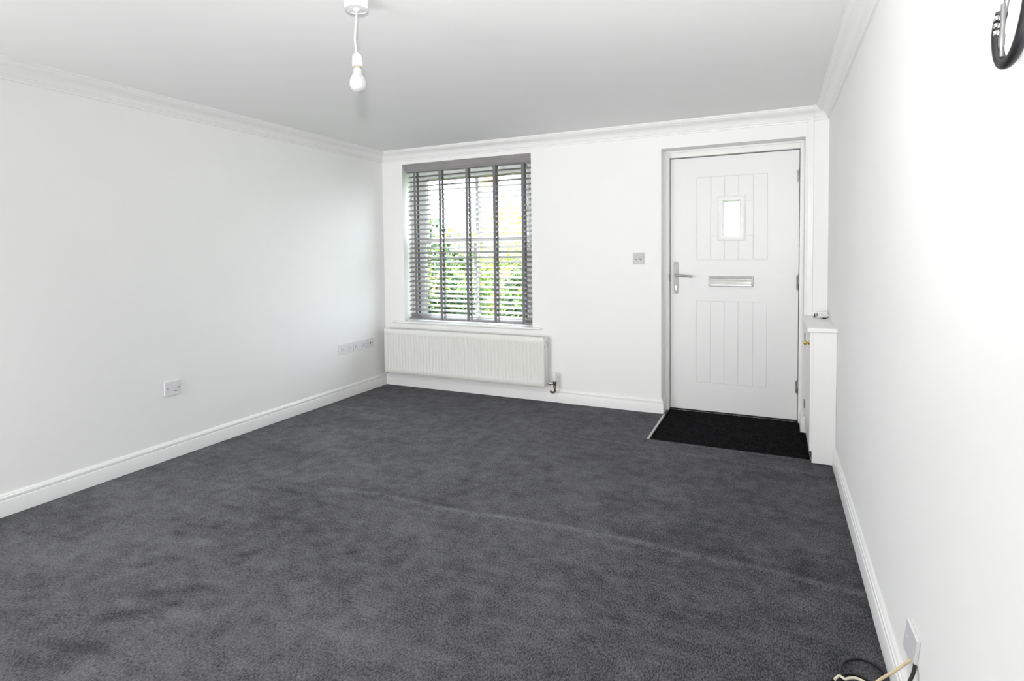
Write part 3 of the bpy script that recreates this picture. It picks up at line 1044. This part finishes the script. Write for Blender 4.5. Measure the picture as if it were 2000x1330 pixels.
prism(bm, [(CY0 - .014, 0.7715), (CY0 - .017, 0.774), (CY0 - .017, 0.793), (CY0 - .014, 0.796), (D - .0005, 0.796), (D - .0005, 0.7715)], lambda a, b, t: (t, a, b), 0.178, RW - .0005)
obj('shelf_top', bm, 'gloss', cb, bevel=.001)

# white plastic box and the keys on the shelf
sb = thing('small_box', 'small white plastic sensor box standing on the cupboard shelf behind the keys', 'box', (0.285, 4.255, 0.796))
bm = BM()
box(bm, 0.256, 0.322, 4.235, 4.285, 0.7965, 0.836)
obj('casing', bm, 'plastic', sb, bevel=.004, segs=3)
bm = BM()
lathe(bm, (0.289, 4.2352, 0.820), [(.004, 0), (.004, .001), (0, .001)], (0, -1, 0), 10)
obj('indicator', bm, 'cord', sb)
bm = BM()
box(bm, 0.2590, 0.2635, 4.2340, 4.2352, 0.804, 0.826)
obj('slot', bm, 'dark', sb)
kz = 0.7965
ky = thing('key_bunch', 'bunch of keys with dark purple tag lying on the cupboard shelf', 'keys', (0.29, 4.19, kz))
bm = BM()
ringp = [(0.312 + .013 * math.cos(a * PI / 9), 4.175 + .004 * math.sin(a * PI / 9), kz + .013 + .013 * math.sin(a * PI / 9)) for a in range(19)]
tube(bm, ringp, .0013, 6, cap=False)
obj('key_ring', bm, 'bright', ky, smooth=True)


def key(x, y, z, rot, L, m):
    bm = BM()
    lathe(bm, (0, 0, 0), [(.0115, -.001), (.0115, .001)], (0, 0, 1), 14)
    box(bm, .009, .009 + L, -.003, .003, -.0009, .0009)
    for k in range(4):
        box(bm, .014 + k * .005, .016 + k * .005, -.0055 + (k % 2) * .001, -.003, -.0009, .0009)
    bmesh.ops.transform(bm, matrix=Matrix.Translation((x, y, z)) @ Matrix.Rotation(math.radians(rot), 4, 'Z'), verts=bm.verts)
    obj('key', bm, m, ky)


key(0.296, 4.172, kz + .002, 172, .030, 'chrome')
key(0.298, 4.165, kz + .005, 188, .034, 'bright')
key(0.286, 4.180, kz + .008, 160, .028, 'bulbcap')
bm = BM()
prism(bm, rrect(0.288, 0.312, 4.152, 4.164, .005, 4), lambda a, b, t: (a, b, t), kz + .001, kz + .008)
obj('key_tag', bm, 'purple', ky, bevel=.001)
lk = thing('window_key', 'small black key upright on the shelf left of the white box', 'key', (0.245, 4.215, kz))
bm = BM()
prism(bm, [(0.240, 0), (0.250, 0), (0.250, .026), (0.2475, .030), (0.240, .012)], lambda a, b, t: (a, t, kz + b), 4.212, 4.218)
obj('key_blade', bm, 'black', lk)
bm = BM()
lathe(bm, (0.245, 4.215, kz), [(.014, 0), (.014, .002), (.012, .003), (0, .003)], (0, 0, 1), 16)
obj('base', bm, 'bright', lk)


# ---------------------------------------------------------------- electrical plates
def plate_left(name, label, y0, y1, z0, z1, th=.0085):
    t = thing(name, label, 'socket', (LW, (y0 + y1) / 2, z0))
    bm = BM()
    prism(bm, rrect(y0, y1, z0, z1, .004, 3), lambda a, b, t_: (t_, a, b), LW, LW + th)
    obj('face_plate', bm, 'plastic', t, bevel=.002, segs=3)
    return t


def holes3(t, yc, zc, x):
    bm = BM()
    box(bm, x - .0005, x + .0007, yc - .0022, yc + .0022, zc + .006, zc + .0145)
    for s in (-1, 1):
        box(bm, x - .0005, x + .0007, yc + s * .011 - .0035, yc + s * .011 + .0035, zc - .009, zc - .005)
    obj('socket_hole', bm, 'dark', t)


def rocker(t, yc, zc, x, w=.008, hh=.013):
    bm = BM()
    prism(bm, [(x - .001, zc - hh), (x + .0010, zc - hh), (x + .0035, zc + hh), (x - .001, zc + hh)], lambda a, b, t_: (a, t_, b), yc - w / 2, yc + w / 2)
    obj('rocker_switch', bm, 'plastic', t, bevel=.0006)


def screws(t, pts, m='steel', r=.0036):
    for p, ax in pts:
        bm = BM()
        lathe(bm, p, [(r, -.0005), (r, .0008), (0, .0008)], ax, 10)
        obj('screw', bm, m, t)


ZS0, ZS1 = 0.388, 0.474
for (y0, y1, lab) in ((3.726, 3.896, 'white double power socket on left wall, furthest from the radiator in the row'),
                      (3.904, 4.074, 'white double power socket on left wall, middle plate of the row of three')):
    t = plate_left('double_socket', lab, y0, y1, ZS0, ZS1)
    yc = (y0 + y1) / 2
    for s in (-1, 1):
        holes3(t, yc + s * .050, (ZS0 + ZS1) / 2 - .008, LW + .0085)
        rocker(t, yc + s * .017, (ZS0 + ZS1) / 2 + .020, LW + .0085)
    screws(t, [((LW + .0085, yc - .060, .431), (1, 0, 0)), ((LW + .0085, yc + .060, .431), (1, 0, 0))])
t = plate_left('aerial_socket', 'white aerial socket plate on left wall, nearest the radiator in the row', 4.082, 4.178, ZS0, ZS1)
bm = BM()
lathe(bm, (LW + .0080, 4.130, .431), [(.0085, 0), (.0085, .0045), (.0062, .0045), (.0062, .001), (0, .001)], (1, 0, 0), 16)
obj('aerial_outlet', bm, 'steel', t)
screws(t, [((LW + .0085, 4.098, .431), (1, 0, 0)), ((LW + .0085, 4.162, .431), (1, 0, 0))])
t = plate_left('phone_socket', 'white single phone socket plate alone on the left wall near the camera', 2.196, 2.299, 0.390, 0.478, .010)
bm = BM()
prism(bm, rrect(2.252, 2.274, .417, .449, .002, 2), lambda a, b, t_: (t_, a, b), LW + .010, LW + .0122)
obj('shutter', bm, 'plastic', t, bevel=.0006)
bm = BM()
box(bm, LW + .0095, LW + .0108, 2.253, 2.273, .4125, .4160)
obj('socket_hole', bm, 'steel', t)
screws(t, [((LW + .010, 2.215, .434), (1, 0, 0)), ((LW + .010, 2.286, .434), (1, 0, 0))], 'dark')

sw = thing('light_switch', 'square chrome double light switch on back wall left of the door', 'light switch', (-0.9525, D, 1.149))
bm = BM()
prism(bm, rrect(-0.996, -0.909, 1.1495, 1.2375, .003, 3), lambda a, b, t_: (a, t_, b), D - .007, D)
obj('face_plate', bm, 'chrome', sw, bevel=.0025, segs=3)
for x in (-0.970, -0.936):
    bm = BM()
    lathe(bm, (x, D - .0070, 1.1925), [(.0095, 0), (.0095, .003), (.0075, .0045), (0, .0045)], (0, -1, 0), 18)
    c = obj('toggle_collar', bm, 'bright', sw, smooth=True)
    bm = BM()
    tube(bm, [(x, D - .010, 1.1935), (x + .001, D - .022, 1.1975)], [.0028, .0042], 10)
    obj('toggle', bm, 'bright', c, smooth=True)
screws(sw, [((-0.987, D - .007, 1.1935), (0, -1, 0)), ((-0.918, D - .007, 1.1935), (0, -1, 0))])

# plate at the foot of the right wall
ws = thing('wall_outlet', 'white cable outlet plate low on the right wall above the baseboard', 'socket', (RW, 1.70, 0.18))
bm = BM()
prism(bm, [(1.651, .198), (1.616, .295), (1.730, .286), (1.778, .181)], lambda a, b, t_: (t_, a, b), RW - .0085, RW)
obj('face_plate', bm, 'plastic', ws, bevel=.002, segs=3)
screws(ws, [((RW - .0085, 1.728, .236), (-1, 0, 0)), ((RW - .0085, 1.652, .246), (-1, 0, 0))], 'plastic')

# ---------------------------------------------------------------- pendant light
px, py_ = -1.431, 1.712
pl = thing('pendant_light', 'white ceiling rose with short flex and bare opal bulb', 'ceiling light', (px, py_, 1.86))
bm = BM()
lathe(bm, (px, py_, H), [(.0440, 0), (.0445, -.006), (.0435, -.034), (.0410, -.0375), (.0405, -.036), (.012, -.0375), (.011, -.043), (.006, -.046)], n=40)
obj('ceiling_rose', bm, 'plastic', pl, smooth=True)
bm = BM()
tube(bm, spline([(px, py_, 2.168), (px - .0003, py_ - .001, 2.14), (px - .0045, py_ - .004, 2.09), (px - .0050, py_ - .006, 2.05), (px + .0005, py_ - .004, 2.004)], 8), .0032, 10)
obj('flex', bm, 'plastic', pl, smooth=True)
bx_, by_ = px + .001, py_ - .004
axis = Vector((0.018, 0, -1)).normalized()
hc = Vector((bx_, by_, 2.008))
bm = BM()
lathe(bm, hc, [(.0045, -.002), (.0065, 0), (.0135, .006), (.0165, .012), (.0185, .026), (.0188, .0275), (.0165, .0285), (.0165, .0295), (.0190, .0305), (.0190, .0495), (.0160, .052), (.0135, .050)], axis, 28)
obj('lamp_holder', bm, 'plastic', pl, smooth=True)
bm = BM()
lathe(bm, hc, [(.0130, .046), (.0130, .061), (.0138, .063)], axis, 24)
obj('bulb_cap', bm, 'bulbcap', pl, smooth=True)
bm = BM()
lathe(bm, hc, [(.0140, .0600), (.0155, .064), (.0162, .074), (.0185, .081), (.0245, .090), (.0292, .100), (.0312, .110), (.0312, .118), (.0292, .128), (.0245, .137), (.0170, .1435), (.0080, .147), (0, .148)], axis, 32)
obj('bulb', bm, 'bulb', pl, smooth=True)

# ---------------------------------------------------------------- hanging lead on the right wall
hl = thing('hanging_cable', 'black aerial lead with silver plugs hanging in a loop high on the right wall', 'cable', (0.31, 1.05, 1.5))
X = RW - .03
bm = BM()
tube(bm, spline([(X, 1.062, 1.592), (X, 1.075, 1.575), (X, 1.0775, 1.556), (X, 1.071, 1.533), (X, 1.058, 1.518), (X, 1.042, 1.5125), (X + .002, 1.024, 1.516), (X + .003, 1.005, 1.528), (X + .004, 0.990, 1.549), (X + .005, .978, 1.58), (X + .008, .97, 1.66), (X + .018, .985, 1.78), (X + .026, 1.0, 1.84)], 8), .0074, 12)
obj('lead', bm, 'black', hl, smooth=True)
bm = BM()
tube(bm, [(X, 1.058, 1.582), (X + .004, 1.045, 1.622), (X + .008, 1.040, 1.66), (X + .02, 1.03, 1.78), (RW - .002, 1.02, 1.83)], .0034, 10)
obj('plug_stem', bm, 'steel', hl, smooth=True)
bm = BM()
for i, z in enumerate((1.580, 1.570, 1.560)):
    lathe(bm, (X - .006, 1.0585 + i * .0022, z), [(.0030, 0), (.0038, .001), (.0038, .006), (.0030, .007)], (0, -.15, 1), 10)
obj('plug_ring', bm, 'bright', hl, smooth=True)
bm = BM()
tube(bm, spline([(X - .002, 1.050, 1.600), (X - .003, 1.047, 1.570), (X - .004, 1.047, 1.545), (X - .004, 1.046, 1.524)], 5), [.0030] * 8 + [.0040] * 4 + [.0024] * 4, 16)
obj('inner_wire', bm, 'steel', hl, smooth=True)
obj('cable_clip', bx(RW - .022, RW, 1.012, 1.028, 1.828, 1.842), 'black', hl)
bm = BM()
lathe(bm, (RW, 1.0745, 1.6155), [(.0035, 0), (.0030, .002), (0, .003)], (-1, 0, 0), 10)
tag(obj('wall_screw', bm, 'steel'), 'tiny dark screw head in right wall beside the hanging lead', 'screw')

# ---------------------------------------------------------------- cables on the floor, bottom right
bm = BM()
tube(bm, spline([(.326, 1.655, .222), (.318, 1.632, .205), (.302, 1.612, .175), (.288, 1.62, .09), (.275, 1.66, .018), (.285, 1.74, .007), (.298, 1.84, .007), (.304, 1.890, .008), (.290, 1.925, .008), (.271, 1.936, .008), (.238, 1.937, .009),
                 (.201, 1.910, .008), (.186, 1.872, .007), (.188, 1.830, .006), (.215, 1.79, .006), (.255, 1.775, .006), (.270, 1.80, .010), (.262, 1.832, .013), (.235, 1.853, .013), (.205, 1.850, .013), (.175, 1.826, .010), (.150, 1.795, .006), (.14, 1.74, .006), (.17, 1.69, .006)], 8), .0042, 10)
o = obj('black_cable', bm, 'black', smooth=True)
tag(o, 'thin black cable coiled on the carpet below the right wall outlet', 'cable')
bm = BM()
tube(bm, spline([(.3205, 1.673, .211), (.29, 1.675, .173), (.25, 1.664, .139), (.20, 1.64, .090), (.155, 1.60, .035), (.12, 1.56, .008), (.08, 1.50, .006)], 8), .0036, 10)
o = obj('beige_cable', bm, 'beige', smooth=True)
tag(o, 'beige cable running from the right wall outlet down to the carpet', 'cable')
bm = BM()
tube(bm, spline([(.165, 1.800, .019), (.178, 1.816, .022), (.192, 1.812, .020), (.203, 1.822, .019), (.222, 1.830, .019), (.245, 1.822, .018), (.262, 1.800, .014), (.255, 1.76, .008), (.22, 1.70, .006), (.16, 1.67, .006)], 8), .0038, 10)
o = obj('cream_cable', bm, 'creamc', smooth=True)
tag(o, 'cream cable looped over the black coil at the bottom right', 'cable')

# ---------------------------------------------------------------- outside
gb = BM()
box(gb, -60, 40, D + WT, 90, -0.45, -0.30)
tag(obj('garden_ground', gb, 'grass'), 'grass of the front garden outside', 'grass')['kind'] = 'structure'


def leaf_cloud(bm, c, rad, n, size, rng, flat=1.0):
    for _ in range(n):
        while True:
            p = Vector((rng.uniform(-1, 1), rng.uniform(-1, 1), rng.uniform(-1, 1)))
            if 0.25 < p.length < 1: break
        p = p.normalized() * (p.length ** 0.4) * (1 + .15 * math.sin(p.x * 9) * math.cos(p.z * 7))
        q = Vector((c[0] + p.x * rad[0], c[1] + p.y * rad[1], c[2] + p.z * rad[2]))
        L = size * rng.uniform(.6, 1.3)
        d = Vector((rng.uniform(-1, 1), rng.uniform(-1, .6), rng.uniform(-.6, .9))).normalized()
        s = d.cross(Vector((rng.uniform(-.5, .5), rng.uniform(-.5, .5), 1))).normalized()
        u = s.cross(d)
        a = bm.verts.new(q)
        b = bm.verts.new(q + d * L * .5 + s * L * .22 * flat + u * L * .05)
        e = bm.verts.new(q + d * L * .5 - s * L * .22 * flat + u * L * .05)
        t_ = bm.verts.new(q + d * L)
        bm.faces.new((a, b, t_))
        bm.faces.new((a, t_, e))


def shrub(label, clouds, leafs, trunk, group=None, cat='shrub'):
    rng = random.Random(hash(label) % 1000 if False else len(label) * 7 + int(abs(trunk[0]) * 10))
    t = thing('garden_shrub', label, cat, (trunk[0], trunk[1], -0.3), group)
    bm = BM()
    for k in range(5):
        a = k * 1.26
        tube(bm, [(trunk[0] + .03 * math.cos(a), trunk[1] + .03 * math.sin(a), -.3), (trunk[0] + .15 * math.cos(a), trunk[1] + .12 * math.sin(a), trunk[2] * .5), (trunk[0] + .3 * math.cos(a), trunk[1] + .2 * math.sin(a), trunk[2])], [.025, .018, .008], 6)
    obj('stem', bm, 'bark', t)
    for m_, size, dens in leafs:
        bm = BM()
        for c, r in clouds:
            leaf_cloud(bm, c, r, int(dens * r[0] * r[2] * 10), size, rng)
        o = obj('foliage', bm, m_, t)
        o['kind'] = 'stuff'
    return t


shrub('broad-leaved green bush close behind the lower left panes', [((-3.98, 5.9, .55), (.75, .5, .95)), ((-3.62, 5.7, .15), (.45, .45, .6))],
      [('leaf_dark', .13, 260), ('leaf_mid', .12, 210), ('leaf_lime', .10, 70)], (-3.6, 5.9, .8))
shrub('leafy green bush close behind the lower middle panes', [((-2.5, 6.0, .35), (.48, .5, .80)), ((-2.25, 6.1, .1), (.55, .45, .6))],
      [('leaf_dark', .13, 250), ('leaf_mid', .12, 220), ('leaf_lime', .10, 80)], (-2.7, 6.0, .6))
shrub('lime green shrub in front of the golden hedge', [((-5.4, 8.0, .8), (1.3, .7, 1.0)), ((-3.6, 8.2, .45), (1.1, .6, .85))],
      [('leaf_lime', .13, 130), ('leaf_mid', .13, 110)], (-4.8, 8.0, .8))
shrub('yellow-gold hedge beyond the bushes seen through the right panes', [((-5.6, 11.6, .9), (.8, .6, 1.45)), ((-4.7, 11.5, .9), (.8, .6, 1.5)), ((-3.7, 11.3, .9), (.9, .6, 1.55)), ((-2.9, 11.2, .9), (.7, .6, 1.5))],
      [('leaf_gold', .10, 210), ('leaf_lime', .10, 70)], (-4.6, 11.5, 1.2), cat='hedge')

hs = thing('far_house', 'pale house with grey tiled roof beyond the garden hedge', 'house', (-10.5, 27, -0.3))
obj('house_wall', bx(-14.0, -7.0, 24.5, 30, -.3, 3.4), 'render', hs)
for k in range(10):
    bm = BM()
    f0, f1 = k / 10, (k + 1) / 10
    yA, yB = 24.0 + 3.2 * f0, 24.0 + 3.2 * f1
    zA, zB = 3.3 + 2.3 * f0, 3.3 + 2.3 * f1
    xa, xb = -14.2 + 2.4 * f0, -14.2 + 2.4 * f1
    v = [bm.verts.new(p) for p in ((xa, yA, zA), (-6.6, yA, zA), (-6.6, yB + .1, zB), (xb, yB + .1, zB), (xa, yA, zA + .08), (-6.6, yA, zA + .08), (-6.6, yB + .1, zB + .03), (xb, yB + .1, zB + .03))]
    for f in ((0, 3, 2, 1), (4, 5, 6, 7), (0, 1, 5, 4), (1, 2, 6, 5), (2, 3, 7, 6), (3, 0, 4, 7)):
        bm.faces.new([v[i] for i in f])
    obj('roof_course', bm, 'roof', hs)
for xa in (-12.6, -10.8, -9.0):
    obj('house_window', bx(xa, xa + 1.0, 24.42, 24.5, 1.2, 2.5), 'steel', hs)
obj('chimney', bx(-13.9, -13.2, 26.2, 26.9, 4.2, 6.0), 'brick', hs)
lp = thing('lamp_post', 'pale green street lamp post beyond the garden', 'lamp post', (-7.48, 14, -.3))
bm = BM()
tube(bm, [(-7.48, 14, -.3), (-7.48, 14, 3.2)], [.06, .04], 10)
obj('post', bm, 'paintpole', lp)
bm = BM()
lathe(bm, (-7.48, 14, 3.2), [(.05, 0), (.07, .03), (.12, .22), (.13, .24), (.05, .34), (0, .38)], n=12)
obj('lantern', bm, 'paintpole', lp)
bw = thing('garden_wall', 'low red brick wall of the neighbouring front garden', 'wall', (-6.6, 13.2, -.3))
bm = BM()
box(bm, -9.2, -5.2, 13.1, 13.3, -.3, 1.1)
obj('wall_body', bm, 'brick', bw)
obj('coping', bx(-9.25, -5.15, 13.05, 13.35, 1.1, 1.17), 'paving', bw)
